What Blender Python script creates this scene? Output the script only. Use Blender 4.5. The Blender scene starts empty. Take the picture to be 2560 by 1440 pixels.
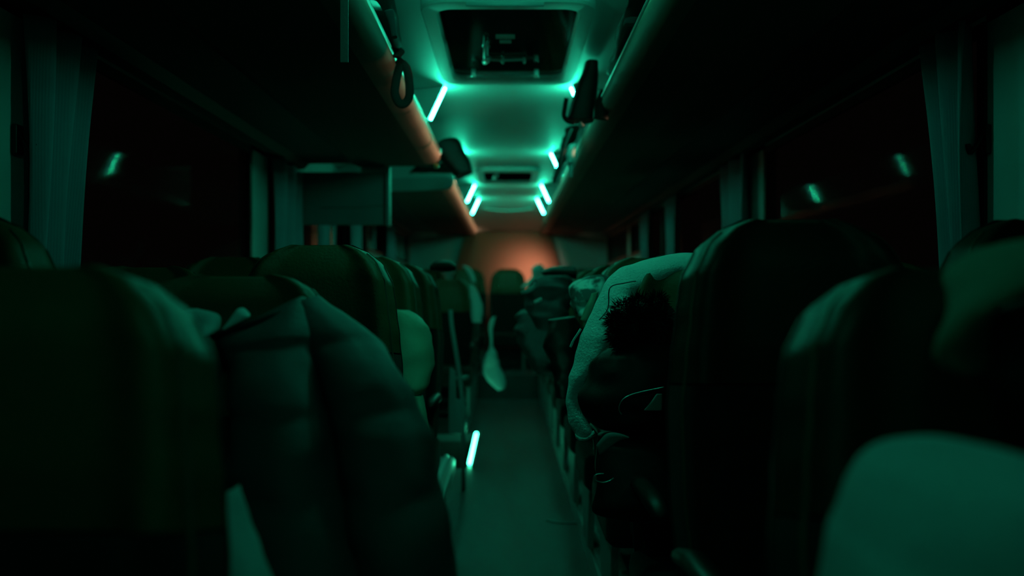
import bpy, bmesh, math, random
from mathutils import Vector, Matrix, noise
R = math.radians
C = bpy.context.scene.collection
sc = bpy.context.scene

# ------------------------------------------------------------------ camera
F = 2340.0            # focal length in pixels of the 2560 x 1440 frame
VX, VY, CZ = 1270.0, 735.0, 1.05
cam = bpy.data.cameras.new('camera'); cam_o = bpy.data.objects.new('camera', cam); C.objects.link(cam_o)
cam.sensor_width = 36.0; cam.lens = F/2560*36
cam.shift_x = (1280-VX)/2560; cam.shift_y = (VY-720)/2560
cam_o.location = (0, 0, CZ); cam_o.rotation_euler = (R(90), 0, 0)
cam.dof.use_dof = True; cam.dof.focus_distance = 2.25; cam.dof.aperture_fstop = 1.9
cam.clip_start = 0.05
sc.camera = cam_o
# ------------------------------------------------------------------ world (night), exposure
w = bpy.data.worlds.new('night'); sc.world = w; w.use_nodes = True
bg = w.node_tree.nodes['Background']; bg.inputs[0].default_value = (1.0, .75, .55, 1); bg.inputs[1].default_value = .003
sc.view_settings.view_transform = 'Standard'; sc.view_settings.look = 'None'
sc.view_settings.gamma = 1; sc.view_settings.use_curve_mapping = False
sc.view_settings.exposure = 0.0
LED = 150.0           # brightness of the green light strips
LEDC = (.024, 1.0, .55)
# warm lights: one unseen behind the rear bench on the right; added narrow beams, no fixture, tint the left rack lip
wl = bpy.data.lights.new('warm_lamp', 'SPOT'); wl.color = (1.0, .80, .58); wl.energy = 11; wl.shadow_soft_size = .04; wl.spot_size = R(112); wl.spot_blend = 1
wlo = bpy.data.objects.new('warm_lamp', wl); C.objects.link(wlo); wlo.location = (.34, 10.53, 1.30); wlo.rotation_euler = (R(88), 0, R(15))
for ya, yb, en in [(2.8+.31*k, 3.11+.31*k, .03+.055*k) for k in range(7)]+[(6.22, 10.9, .40)]:
    al = bpy.data.lights.new('added_warm_beam', 'AREA'); al.color = (1.0, .60, .36); al.energy = en*(yb-ya); al.shape = 'RECTANGLE'; al.size = yb-ya; al.size_y = .02; al.spread = R(3.5)
    alo = bpy.data.objects.new('added_warm_beam', al); C.objects.link(alo); alo.location = (1.04, (ya+yb)/2, 1.656); alo.rotation_euler = Matrix(((0, .084, 1), (1, 0, 0), (0, 1, -.084))).to_euler()


def P(px, py, d): return Vector(((px-VX)*d/F, d, CZ+(VY-py)*d/F))

# ------------------------------------------------------------------ materials
def mat(name, col, rough=.7, spec=.4, metal=0, bump=0, bscale=60, var=0, sheen=0, emit=None, estr=0, trans=0, stretch=None, wave=None, hard=0):
    m = bpy.data.materials.new(name); m.use_nodes = True
    nt = m.node_tree; b = nt.nodes['Principled BSDF']
    b.inputs['Base Color'].default_value = (*col, 1); b.inputs['Roughness'].default_value = rough
    b.inputs['Specular IOR Level'].default_value = spec; b.inputs['Metallic'].default_value = metal
    if sheen: b.inputs['Sheen Weight'].default_value = sheen
    if trans: b.inputs['Transmission Weight'].default_value = trans
    if emit: b.inputs['Emission Color'].default_value = (*emit, 1); b.inputs['Emission Strength'].default_value = estr
    if bump or var:
        tc = nt.nodes.new('ShaderNodeTexCoord'); mp = nt.nodes.new('ShaderNodeMapping')
        nt.links.new(tc.outputs['Object'], mp.inputs[0])
        if stretch: mp.inputs['Scale'].default_value = stretch
        n = nt.nodes.new('ShaderNodeTexNoise'); n.inputs['Scale'].default_value = bscale; n.inputs['Detail'].default_value = 4
        nt.links.new(mp.outputs[0], n.inputs[0]); src = n.outputs[0]
        if wave:
            wv = nt.nodes.new('ShaderNodeTexWave'); wv.inputs['Scale'].default_value = wave; wv.inputs['Distortion'].default_value = .6
            nt.links.new(mp.outputs[0], wv.inputs[0]); src = wv.outputs['Fac']
        if bump:
            bp = nt.nodes.new('ShaderNodeBump'); bp.inputs['Strength'].default_value = bump; bp.inputs['Distance'].default_value = .004
            nt.links.new(src, bp.inputs['Height']); nt.links.new(bp.outputs[0], b.inputs['Normal'])
        if var:
            mx = nt.nodes.new('ShaderNodeMix'); mx.data_type = 'RGBA'
            mx.inputs[6].default_value = (*[c*(1-var) for c in col], 1); mx.inputs[7].default_value = (*[min(1, c*(1+var)) for c in col], 1)
            fac = n.outputs[0]
            if hard:
                mr = nt.nodes.new('ShaderNodeMapRange'); mr.inputs[1].default_value = .5-hard; mr.inputs[2].default_value = .5+hard
                nt.links.new(fac, mr.inputs[0]); fac = mr.outputs[0]
            nt.links.new(fac, mx.inputs[0]); nt.links.new(mx.outputs[2], b.inputs['Base Color'])
    return m
M = {}
M['ceil'] = mat('ceiling_vinyl', (.55, .56, .55), .55, .3, bump=.15, bscale=300)
M['wall'] = mat('wall_laminate', (.60, .61, .61), .6, .3, bump=.1, bscale=200)
M['back'] = mat('rear_wall_fabric', (.38, .13, .085), .85, .2, bump=.3, bscale=250, var=.15)
M['floor'] = mat('floor_vinyl', (.072, .078, .082), .55, .35, bump=.2, bscale=180, var=.2)
M['lip'] = mat('lit_lip_tan', (.16, .115, .09), .6, .2, bump=.1, bscale=260)  # paler than the underside, painting in the light the lip catches
M['rack'] = mat('rack_fabric', (.09, .075, .065), .8, .2, bump=.2, bscale=260)  # kept darker than the lip, its shade put into the colour
M['channel'] = mat('service_channel_plastic', (.05, .05, .05), .6, .3, bump=.05)
M['alu'] = mat('brushed_aluminium', (.72, .74, .74), .35, .5, metal=.8, bump=.1, bscale=150, stretch=(1, .02, 1))
M['plast'] = mat('grey_plastic', (.36, .37, .37), .45, .4, bump=.08, bscale=220)
M['black'] = mat('black_plastic', (.012, .012, .012), .45, .4, bump=.05)
M['glass'] = mat('dark_glass', (.25, .25, .25), .04, .5, trans=1.0); M['glass'].node_tree.nodes['Principled BSDF'].inputs['IOR'].default_value = 1.02
M['tint'] = mat('tinted_hatch_glass', (.004, .004, .004), .08, .12)
M['tint2'] = mat('matt_hatch_glass', (.004, .004, .004), .5, 0)
M['leather'] = mat('olive_leather', (.095, .075, .034), .5, .35, bump=.25, bscale=140, var=.2)
M['leather2'] = mat('brown_leather', (.040, .024, .014), .5, .35, bump=.25, bscale=140, var=.2)
M['fabric'] = mat('black_seat_fabric', (.011, .010, .009), .9, .2, bump=.3, bscale=400, sheen=.1)
M['pipe'] = mat('seat_piping', (.10, .09, .06), .45, .5)
M['curt'] = mat('curtain_cloth', (.34, .36, .42), .9, .1, bump=.12, bscale=200, wave=60)
M['led'] = mat('led_diffuser', (.8, .8, .8), .5, .3, emit=LEDC, estr=LED)
M['led_dim'] = mat('dimmed_led_diffuser', (.8, .8, .8), .5, .3, emit=LEDC, estr=LED*.35)  # weakened strips beside the camera, added unseen as a soft front fill
M['step'] = mat('step_led_diffuser', (.8, .8, .8), .5, .3, emit=(.05, 1.0, .50), estr=22)
M['dkcoat'] = mat('dark_nylon', (.040, .050, .054), .6, .3, bump=.2, bscale=90)
M['bkcoat'] = mat('black_nylon', (.007, .007, .007), .55, .3, bump=.2, bscale=90)
M['fleece'] = mat('pale_fleece', (.90, .91, .90), .95, .1, bump=.8, bscale=170, sheen=.3)
M['pale'] = mat('pale_cotton', (.46, .49, .49), .9, .1, bump=.3, bscale=120)
M['olive'] = mat('sage_nylon', (.34, .40, .28), .6, .3, bump=.25, bscale=60)
M['fur'] = mat('black_fur', (.010, .009, .008), .6, .3)
M['scarf'] = mat('pale_patterned_cloth', (.55, .57, .55), .95, .1, bump=.5, bscale=14, var=.75, hard=.05)
M['paper'] = mat('white_paper', (.75, .76, .76), .8, .2, bump=.05)
M['bagw'] = mat('white_polythene', (.62, .64, .64), .4, .4, bump=.4, bscale=30)
M['orange'] = mat('orange_glint', (.9, .30, .10), .3, .5, bump=.05)  # warm highlight put into the colour, for the rack end
M['hoodc'] = mat('grey_green_fleece', (.16, .20, .14), .95, .1, bump=.5, bscale=90)
M['grey'] = mat('mid_grey_cloth', (.19, .215, .22), .85, .2, bump=.3, bscale=80)
M['strap'] = mat('black_webbing', (.014, .014, .014), .75, .25, bump=.4, bscale=300)

# ------------------------------------------------------------------ helpers
def obj(name, bm, m, parent=None, smooth=True, auto=None):
    me = bpy.data.meshes.new(name); bmesh.ops.recalc_face_normals(bm, faces=bm.faces[:]); bm.to_mesh(me); bm.free()
    if smooth: me.shade_smooth()
    if auto: me.set_sharp_from_angle(angle=R(auto))
    if m: me.materials.append(m)
    o = bpy.data.objects.new(name, me); C.objects.link(o)
    if parent: o.parent = parent
    return o
def thing(name, label, cat, loc=(0, 0, 0), group=None):
    o = bpy.data.objects.new(name, None); C.objects.link(o); o.location = loc; o.empty_display_size = .05
    o['label'] = label; o['category'] = cat
    if group: o['group'] = group
    return o
def tag(o, label, cat, group=None):
    o['label'] = label; o['category'] = cat
    if group: o['group'] = group
    return o
def struct(name, bm, m, parent=None, **k):
    o = obj(name, bm, m, parent, **k)
    if not parent: o['kind'] = 'structure'
    return o
def put(o, t):      # parent a mesh built in world coordinates to a thing that sits at its base
    o.parent = t; o.location = o.location - t.location
    return o
def box(bm, x0, x1, y0, y1, z0, z1, bev=0):
    r = bmesh.ops.create_cube(bm, size=1)
    vs = r['verts']
    for v in vs: v.co = Vector((x0+(v.co.x+.5)*(x1-x0), y0+(v.co.y+.5)*(y1-y0), z0+(v.co.z+.5)*(z1-z0)))
    if bev:
        es = list({e for v in vs for e in v.link_edges})
        bmesh.ops.bevel(bm, geom=es, offset=bev, segments=3, affect='EDGES', profile=.6)
    return bm
def B(*a, **k): return box(bmesh.new(), *a, **k)
def tube(bm, pts, r, n=8, flat=1.0, up=None):
    pts = [Vector(p) for p in pts]; rings = []
    for i, p in enumerate(pts):
        t = (pts[min(i+1, len(pts)-1)]-pts[max(i-1, 0)]).normalized()
        u = Vector(up) if up else (Vector((0, 0, 1)) if abs(t.z) < .9 else Vector((0, 1, 0)))
        a = t.cross(u).normalized(); b = a.cross(t).normalized()
        rr = r[i] if isinstance(r, (list, tuple)) else r
        rings.append([bm.verts.new(p+a*math.cos(2*math.pi*k/n)*rr+b*math.sin(2*math.pi*k/n)*rr*flat) for k in range(n)])
    for q in range(len(rings)-1):
        for k in range(n): bm.faces.new((rings[q][k], rings[q][(k+1) % n], rings[q+1][(k+1) % n], rings[q+1][k]))
    bm.faces.new(rings[0][::-1]); bm.faces.new(rings[-1])
    return bm
def cr(p, t):       # Catmull-Rom through a list of tuples
    n = len(p)-1; x = min(t*n, n-1e-6); i = int(x); f = x-i
    a, b, c, d = p[max(i-1, 0)], p[i], p[min(i+1, n)], p[min(i+2, n)]
    return [.5*((2*b[k])+(-a[k]+c[k])*f+(2*a[k]-5*b[k]+4*c[k]-d[k])*f*f+(-a[k]+3*b[k]-3*c[k]+d[k])*f**3) for k in range(len(b))]
def smooth_pts(pts, n=24): return [Vector(cr([tuple(p) for p in pts], i/n)) for i in range(n+1)]
def loft(bm, st, thick=.06, n=40, m=28, amp=.006, fs=9.0, quilt=0, qamp=.012, e=.75, seed=0, dd=0):
    """st: (left x, left y, right x, right y, depth) or with a right depth and an own thickness; a closed padded volume"""
    S = []
    for s in st:
        s = list(s)
        if len(s) == 5: s = s+[s[4], thick]
        elif len(s) == 6: s = s+[thick]
        S.append(tuple(P(s[0], s[1], s[4]+dd))+tuple(P(s[2], s[3], s[5]+dd))+(s[6],))
    rings = []; off = Vector((seed*3.7, seed*1.3, seed*2.1))
    cap = 4
    ts = [(0.0, math.sin((k+.5)/cap*math.pi/2)*1.0) for k in range(cap)]+[(i/n, 1.0) for i in range(1, n)]+[(1.0, math.sin((cap-k-.5)/cap*math.pi/2)) for k in range(cap)]
    for t, scl in ts:
        v = cr(S, t); L = Vector(v[0:3]); Rr = Vector(v[3:6]); th = max(v[6], .003)
        c = (L+Rr)/2; h = (Rr-L)/2
        q = 1.0
        if quilt:
            ph = (t*quilt) % 1.0; q = .84+.16*abs(math.sin(math.pi*ph))**.5
        hn = h.normalized() if h.length > 1e-6 else Vector((1, 0, 0))
        ax = Vector((0, 1, 0)); ax = (ax-hn*ax.dot(hn)).normalized()
        ring = []
        for k in range(m):
            a = 2*math.pi*k/m; ca, sa = math.cos(a), math.sin(a)
            x = math.copysign(abs(ca)**e, ca); y = math.copysign(abs(sa)**.9, sa)
            p = c+h*x*(.96+.04*q)*scl+ax*y*th*q*(scl*.7+.3)
            nn = (hn*x+ax*y).normalized()
            d = noise.noise((p+off)*fs)*amp+noise.noise((p+off)*fs*2.7)*amp*.45
            dd = abs(noise.noise(Vector((p.x*fs*.6, p.y*3, p.z*fs*1.6))+off))*amp*1.2
            ring.append(bm.verts.new(p+nn*(d-dd)))
        rings.append(ring)
    for i in range(len(rings)-1):
        for k in range(m): bm.faces.new((rings[i][k], rings[i][(k+1) % m], rings[i+1][(k+1) % m], rings[i+1][k]))
    bm.faces.new(rings[0][::-1]); bm.faces.new(rings[-1])
    return bm
def LB(*a, **k): return loft(bmesh.new(), *a, **k)
def extrude_profile(prof, y0, y1, closed=True, cap=True):
    bm = bmesh.new()
    a = [bm.verts.new((x, y0, z)) for x, z in prof]; b = [bm.verts.new((x, y1, z)) for x, z in prof]
    n = len(prof)
    for i in range(n if closed else n-1): bm.faces.new((a[i], a[(i+1) % n], b[(i+1) % n], b[i]))
    if closed and cap: bm.faces.new(a[::-1]); bm.faces.new(b)
    return bm
def rrect(hx, hy, r, n=6):
    pts = []
    for cx, cy, a0 in ((hx-r, hy-r, 0), (-hx+r, hy-r, 90), (-hx+r, -hy+r, 180), (hx-r, -hy+r, 270)):
        for k in range(n+1):
            a = R(a0+90*k/n); pts.append((cx+r*math.cos(a), cy+r*math.sin(a)))
    return pts

# ------------------------------------------------------------------ the coach shell
WX, ZC, Y0, Y1 = 1.15, 2.0, -1.4, 11.0
SX0, SX1, SY0, SY1 = -1.14, -.245, 5.62, 7.0      # stairwell of the middle door
bm = bmesh.new()
for a in ((-WX, WX, Y0, SY0, -.05, 0), (SX1, WX, SY0, SY1, -.05, 0), (-WX, WX, SY1, Y1, -.05, 0)): box(bm, *a)
struct('floor', bm, M['floor'], smooth=False)
bm = bmesh.new(); box(bm, -WX, WX, 9.35, Y1, 0.0, .24)
box(bm, -WX, WX, 10.26, 10.52, .24, .46)
struct('trim_1', bm, M['floor'], smooth=False)
# stairwell lining with one step
bm = bmesh.new()
box(bm, SX0, SX1, SY0, SY1, -.75, -.70); box(bm, SX0+.45, SX1, SY0, SY1, -.70, -.35)
box(bm, SX1-.012, SX1, SY0, SY1, -.70, -.051); box(bm, SX0, SX1, SY0-.012, SY0, -.70, -.051); box(bm, SX0, SX1, SY1, SY1+.012, -.70, -.051)
struct('trim_2', bm, M['black'], smooth=False)
# ceiling: flat middle, falling gently to the walls, running down at the rear
def ceil_z(x, y):
    ax = abs(x); z = ZC if ax < .29 else ZC-(ax-.29)*.12
    if y > 9.45: z -= .22*((y-9.45)/1.55)**.8
    return z
bm = bmesh.new()
xs = [-WX, -.9, -.6, -.4, -.29, -.15, 0, .15, .29, .4, .6, .9, WX]; ys = [Y0, 1, 3, 5, 7, 8.5, 9.45]+[9.45+1.55*k/8 for k in range(1, 9)]
holes = [(3.1, 4.05), (7.15, 7.8)]
g = [[bm.verts.new((x, y, ceil_z(x, y))) for x in xs] for y in ys]
for i in range(len(ys)-1):
    for j in range(len(xs)-1): bm.faces.new((g[i][j], g[i][j+1], g[i+1][j+1], g[i+1][j]))
o = struct('ceiling', bm, M['ceil'])
sm = o.modifiers.new('thick', 'SOLIDIFY'); sm.thickness = .02; sm.offset = 1
# shallow roof light moulding of the rear ceiling: a bowed rib
bm = bmesh.new()
tube(bm, [(x, 9.72+.10*(1-(x/.25)**2), ceil_z(x, 9.72+.10*(1-(x/.25)**2))-.004) for x in [-.25+.5*k/16 for k in range(17)]], .012, 8)
struct('trim_3', bm, M['ceil'])
# side walls: sill panel, header, pillars
PIL = [(-1.4, -.6), (2.06, 2.25), (4.18, 4.5), (6.75, 6.95), (8.75, 9.0), (10.75, 11.0)]
for s, nm in ((-1, 'left'), (1, 'right')):
    bm = bmesh.new()
    x0, x1 = (s*WX, s*(WX+.05)) if s > 0 else (s*(WX+.05), s*WX)
    if s < 0:
        box(bm, x0, x1, Y0, SY0, 0, .98); box(bm, x0, x1, SY1, 7.6, 0, .98)
    else: box(bm, x0, x1, Y0, 7.6, 0, .98)
    box(bm, x0, x1, 7.6, Y1, 0, 1.40)
    box(bm, x0, x1, Y0, Y1, 1.70, ZC)
    for a, b in (PIL if s < 0 else PIL[:3]+PIL[4:]): box(bm, x0, x1, a, b, .9, 1.75)
    struct('wall_'+nm, bm, M['wall'], smooth=False)
    # windows between the pillars: frame + pane
    bars = [(-.6, 2.06, .98), (2.25, 4.18, .98), (4.5, 6.75, .98), (6.95, 8.75, .98), (9.0, 10.75, 1.40)]
    for k, (a, b, z0) in enumerate(bars):
        t = bpy.data.objects.new('window_%d' % (k+1+(5 if s > 0 else 0)), None); C.objects.link(t); t.location = (s*WX, (a+b)/2, z0); t['kind'] = 'structure'
        fr = bmesh.new()
        if k == 3: 
            spans = [(a, 7.6, .98), (7.6, b, 1.40)]
        else: spans = [(a, b, z0)]
        pn = bmesh.new()
        for (aa, bb, zz) in spans:
            for q in ((aa, bb, zz-.005, zz+.025), (aa, bb, 1.675, 1.705)): box(fr, s*WX-.008, s*WX+.008, q[0], q[1], q[2], q[3])
            for q in ((aa-.005, aa+.03), (bb-.03, bb+.005)): box(fr, s*WX-.008, s*WX+.008, q[0], q[1], zz, 1.70)
            box(pn, s*(WX+.012), s*(WX+.018), aa, bb, zz, 1.70)
        put(obj('window_frame', fr, M['black'], smooth=False), t); put(obj('window_pane', pn, M['glass'], smooth=False), t)
# middle door in the left wall by the stairwell
t = bpy.data.objects.new('door_1', None); C.objects.link(t); t.location = (-WX, (SY0+SY1)/2, -.7); t['kind'] = 'structure'
put(obj('door_leaf', B(-WX-.05, -WX, SY0, SY1, -.7, .97), M['black'], smooth=False), t)
bm = tube(bmesh.new(), [(-WX+.03, 6.3, .1), (-WX+.03, 6.3, .9)], .012, 8); put(obj('door_handle', bm, M['alu']), t)
# rear wall: grey surround and brown upholstered panel
bm = bmesh.new(); box(bm, -WX-.05, WX+.05, Y1, Y1+.05, 0, ZC)
struct('wall_back', bm, M['wall'], smooth=False)
bm = bmesh.new()
prof = [(-.66, .25), (.66, .25), (.62, 1.30), (.50, 1.78), (-.50, 1.78), (-.62, 1.30)]
fa = [bm.verts.new((x, Y1-.05, z)) for x, z in prof]; bk = [bm.verts.new((x, Y1-.003, z)) for x, z in prof]
bm.faces.new(fa)
for i in range(6): bm.faces.new((fa[i], fa[(i+1) % 6], bk[(i+1) % 6], bk[i]))
ww = obj('rear_panel', bm, M['back'], smooth=False); ww['kind'] = 'structure'; ww.name = 'trim_4'
# front bulkhead behind the camera closes the shell
struct('wall_front', B(-WX-.05, WX+.05, Y0-.05, Y0, 0, ZC), M['wall'], smooth=False)
# plinths carrying the seats along both sides of the aisle, with an aluminium nosing
for s, spans, k in ((-1, [(-1.2, 5.55), (7.05, 9.3)], 5), (1, [(-1.2, 9.3)], 6)):
    bm = bmesh.new(); nb = bmesh.new()
    for a, b in spans:
        x0, x1 = sorted((s*.325, s*.42)); box(bm, x0, x1, a, b, 0, .085, bev=.008)
        x0, x1 = sorted((s*.315, s*.327)); box(nb, x0, x1, a, b, .0, .07, bev=.003)
        x0, x1 = sorted((s*.355, s*.375)); box(nb, x0, x1, a, b, .084, .098, bev=.003)
    o = struct('trim_%d' % k, bm, M['plast'], smooth=False)
    obj('seat_rail', nb, M['alu'], o, smooth=False)

# ------------------------------------------------------------------ luggage racks
def rack(s, y0, y1, label):
    t = thing('luggage_rack', label, 'luggage rack', (s*.75, (y0+y1)/2, 1.72))
    lip = [(.372, 1.815), (.362, 1.80), (.360, 1.785), (.366, 1.765), (.380, 1.750), (.402, 1.742), (.440, 1.738), (.440, 1.760), (.402, 1.770), (.384, 1.815)]
    put(obj('lip_trim', extrude_profile([(s*x, z) for x, z in lip], y0, y1), M['lip'], auto=50), t)
    put(obj('underside_panel', extrude_profile([(s*x, z) for x, z in ((.440, 1.738), (.60, 1.734), (.80, 1.728), (.80, 1.745), (.60, 1.752), (.440, 1.757))], y0, y1), M['rack'], auto=50), t)
    put(obj('shelf', extrude_profile([(s*x, z) for x, z in ((.385, 1.775), (1.14, 1.765), (1.14, 1.755), (.42, 1.762))], y0, y1), M['plast'], smooth=False), t)
    put(obj('service_channel', extrude_profile([(s*x, z) for x, z in ((.80, 1.742), (.80, 1.73), (.84, 1.752-.005), (1.06, 1.745), (1.09, 1.715), (1.14, 1.715), (1.14, 1.752), (.84, 1.752))], y0, y1), M['channel'], smooth=False), t)
    put(obj('lip_rail', tube(bmesh.new(), [(s*.366, y0, 1.812), (s*.366, y1, 1.812)], .0075, 8), M['alu']), t)
    return t
def rack_end(t, s, y):
    # rounded end moulding that closes the rack profile, facing the front of the coach
    bm = extrude_profile([(s*x, z) for x, z in ((.372, 1.815), (.362, 1.80), (.366, 1.765), (.40, 1.742), (.62, 1.732), (1.14, 1.722), (1.14, 1.80), (.40, 1.822))], y-.035, y)
    bmesh.ops.bevel(bm, geom=bm.edges[:], offset=.006, segments=2, affect='EDGES')
    put(obj('end_cap', bm, M['plast'], auto=40), t)
    put(obj('rail_cap', B(s*.366-.012, s*.366+.012, y-.045, y-.02, 1.80, 1.825, bev=.004), M['alu']), t)
r1 = rack(-1, Y0, 5.0, 'long brown luggage rack on the left, from the camera to the hanging screen')
put(obj('end_cap', B(-.80, -.364, 5.0, 5.03, 1.735, 1.80, bev=.008), M['black']), r1)
put(obj('rail_cap', B(-.378, -.354, 4.99, 5.02, 1.80, 1.825, bev=.004), M['alu']), r1)
put(obj('orange_glint', B(-.395, -.372, 4.97, 5.035, 1.725, 1.745, bev=.006), M['orange']), r1)  # small block painted orange as the warm glint on the metal end
r2 = rack(-1, 6.2, 10.95, 'shorter luggage rack at the rear left behind the screen, rounded end towards the camera')
rack_end(r2, -1, 6.2)
r3 = rack(1, Y0, 10.95, 'continuous luggage rack along the whole right side')

# dividers between rack lip and ceiling, each carrying one green light strip
def divider(s, y, which, vis=True):
    z0 = 1.825; z1 = ceil_z(.29, y)-.002
    xt, xb = .292, .366
    t = thing('rack_divider', 'pale panel over the %s' % which, 'divider panel', (s*.7, y, z0), group='divider panels above the luggage racks')
    bm = bmesh.new()
    prof = [(xt, z1), (xb+.012, z0), (1.12, z0-.04), (1.12, z1-.10)]
    f = [bm.verts.new((s*x, y, z)) for x, z in prof]; b = [bm.verts.new((s*x, y+.03, z)) for x, z in prof]
    bm.faces.new(f); bm.faces.new(b[::-1])
    for i in range(4): bm.faces.new((f[i], f[(i+1) % 4], b[(i+1) % 4], b[i]))
    put(obj('panel', bm, M['wall'], smooth=False), t)
    l = thing('light_strip', 'green light strip over the %s' % which, 'light strip', (s*xb, y, z0), group='green light strips')
    a = Vector((s*(xt-.006), y+.015, z1-.006)); c = Vector((s*(xt+.062), y+.015, z0+.022))
    put(obj('diffuser', tube(bmesh.new(), [a, a.lerp(c, .5), c], .0062, 8), M['led'] if y > 1 else M['led_dim']), l)
    dv = Vector((s*.0095, 0, 0)); cb = bmesh.new()
    dd = (c-a).normalized()
    q = [p+dv+Vector((s*o_, yy, 0)) for p in (a-dd*.004, c+dd*.004) for o_, yy in ((-.003, -.034), (-.003, .034), (0, .034), (0, -.034))]
    vv = [cb.verts.new(p) for p in q]
    for f_ in ((0, 1, 2, 3), (4, 5, 6, 7), (0, 1, 5, 4), (1, 2, 6, 5), (2, 3, 7, 6), (3, 0, 4, 7)): cb.faces.new([vv[k] for k in f_])
    put(obj('channel', cb, M['plast'], smooth=False), l)  # backing plate widened, added unseen to stop light going outward
for y, n in ((.26, 'rack beside the camera, out of the frame'), (2.26, 'rack front, before the roof hatch'), (4.26, 'rack end of the long roof hatch'), (6.26, 'rack beside the black holdall'), (8.08, 'rack just past the small roof hatch'), (9.26, 'rack end by the rear wall')):
    for s, sd in ((-1, 'left'), (1, 'right')):
        divider(s, y, sd+' '+n)

# ------------------------------------------------------------------ roof hatches
def hatch(y0, y1, hx, label, pm='tint'):
    yc = (y0+y1)/2; hy = (y1-y0)/2
    t = thing('roof_hatch', label, 'roof hatch', (0, yc, ZC-.03))
    inn = rrect(hx, hy, .06); out = rrect(hx+.055, hy+.10, .10)
    bm = bmesh.new(); lv = []
    for pts, z in ((out, ZC-.001), (out, ZC-.022), ([(x*.985, y*.985) for x, y in out], ZC-.03), ([(x*1.03, y*1.03) for x, y in inn], ZC-.03), (inn, ZC-.02), (inn, ZC-.001)):
        lv.append([bm.verts.new((x, yc+y, z)) for x, y in pts])
    n = len(inn)
    for q in range(5):
        for k in range(n): bm.faces.new((lv[q][k], lv[q][(k+1) % n], lv[q+1][(k+1) % n], lv[q+1][k]))
    put(obj('frame', bm, M['ceil'], auto=35), t)
    bm = bmesh.new(); bm.faces.new([bm.verts.new((x, yc+y, ZC-.008)) for x, y in inn])
    r = bmesh.ops.extrude_face_region(bm, geom=bm.faces[:])
    for v in [q for q in r['geom'] if isinstance(q, bmesh.types.BMVert)]: v.co.z += .006
    put(obj('pane', bm, M[pm], smooth=False), t)
    return t
h1 = hatch(3.04, 4.03, .230, 'large dark roof hatch with a pale rounded frame, nearest the camera')
# lever, rails, grip and blank notice strips of the large hatch
zz = ZC-.02
def hp(px, py, z): 
    d = (z-CZ)*F/(VY-py); return Vector(((px-VX)*d/F, d, z))
put(obj('lever', tube(bmesh.new(), [hp(1219, 104, zz), hp(1214, 116, zz-.01), hp(1214, 136, zz-.01), hp(1217, 150, zz-.014)], [.006, .009, .010, .014], 8), M['plast']), h1)
put(obj('knob', tube(bmesh.new(), [hp(1212, 155, zz-.02), hp(1222, 146, zz-.02)], .011, 8), M['alu']), h1)
put(obj('lever_bar', tube(bmesh.new(), [hp(1224, 149, zz), hp(1258, 151, zz), hp(1312, 149, zz)], .005, 8), M['plast']), h1)
for xx in (1257, 1311): put(obj('bar_clip', tube(bmesh.new(), [hp(xx, 146, zz), hp(xx, 157, zz)], .006, 6), M['plast']), h1)
for (a, b, c, d) in ((1239, 1287, 88, 96), (1249, 1278, 101, 107)):
    bm = bmesh.new(); p = hp(a, c, ZC-.010); q = hp(b, d, ZC-.010)
    box(bm, p.x, q.x, min(p.y, q.y), max(p.y, q.y), ZC-.012, ZC-.008)
    put(obj('notice_strip', bm, M['plast'], smooth=False), h1)
a, b = hp(1184, 184, ZC-.04), hp(1341, 184, ZC-.04)
put(obj('grip_bar', tube(bmesh.new(), [a, b], .009, 8), M['plast']), h1)
for p in (a, b): put(obj('grip_end', B(p.x-.010, p.x+.010, p.y-.012, p.y+.012, ZC-.052, ZC-.022, bev=.004), M['alu']), h1)
a, b = hp(1165, 10, ZC-.035), hp(1360, 10, ZC-.035)
put(obj('grip_bar', tube(bmesh.new(), [a, b], .008, 8), M['plast']), h1)
h2 = hatch(7.1, 7.78, .19, 'small dark roof hatch further back between the light strips', 'tint2')
put(obj('knob', tube(bmesh.new(), [hp(1236, 444, ZC-.03), hp(1242, 437, ZC-.03)], .016, 8), M['plast']), h2)

# ------------------------------------------------------------------ curtains tied at the pillars
def curtain(s, ya, yb, z0, z1, label, lean=0, side=1):
    n = 60; bm = bmesh.new(); rows = []
    for j in range(25):
        v = j/24; z = z1+(z0-z1)*v; row = []
        for i in range(n+1):
            u = i/n
            y = ya+(yb-ya)*u+lean*v*(u if lean < 0 else (1-u))
            x = WX-.045-.024*math.sin(u*math.pi*4.6+.4*math.sin(v*3)+s)-.006*math.sin(u*17+v*2)-.006*math.sin(v*5+u*3)
            row.append(bm.verts.new((s*x, y, z)))
        rows.append(row)
    for j in range(24):
        for i in range(n): bm.faces.new((rows[j][i], rows[j][i+1], rows[j+1][i+1], rows[j+1][i]))
    o = obj('curtain', bm, M['curt']); m = o.modifiers.new('thick', 'SOLIDIFY'); m.thickness = .003
    t = tag(o, label, 'curtain', 'window curtains')
    o.location = (0, 0, 0)
    return o
curtain(-1, 2.17, 2.49, .86, 1.70, 'gathered pale curtain on the left window nearest the camera', lean=-.17)
curtain(1, 2.22, 2.48, .86, 1.70, 'gathered pale curtain on the right window nearest the camera', lean=-.15)
curtain(-1, 4.46, 4.98, .90, 1.70, 'gathered curtain on the left, just before the hanging screen')
curtain(1, 4.30, 4.82, .90, 1.70, 'second curtain along the right windows, above the tall brown seat')
curtain(-1, 5.45, 5.75, .92, 1.70, 'narrow left curtain seen below the hanging screen')
curtain(-1, 6.62, 7.0, .92, 1.70, 'third narrow curtain on the left beyond the hanging screen')
curtain(1, 6.05, 6.5, .92, 1.70, 'third curtain along the right windows, above the white fleece')
curtain(1, 7.2, 7.75, .92, 1.70, 'far narrow curtain on the right before the raised rear sill')
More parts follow.
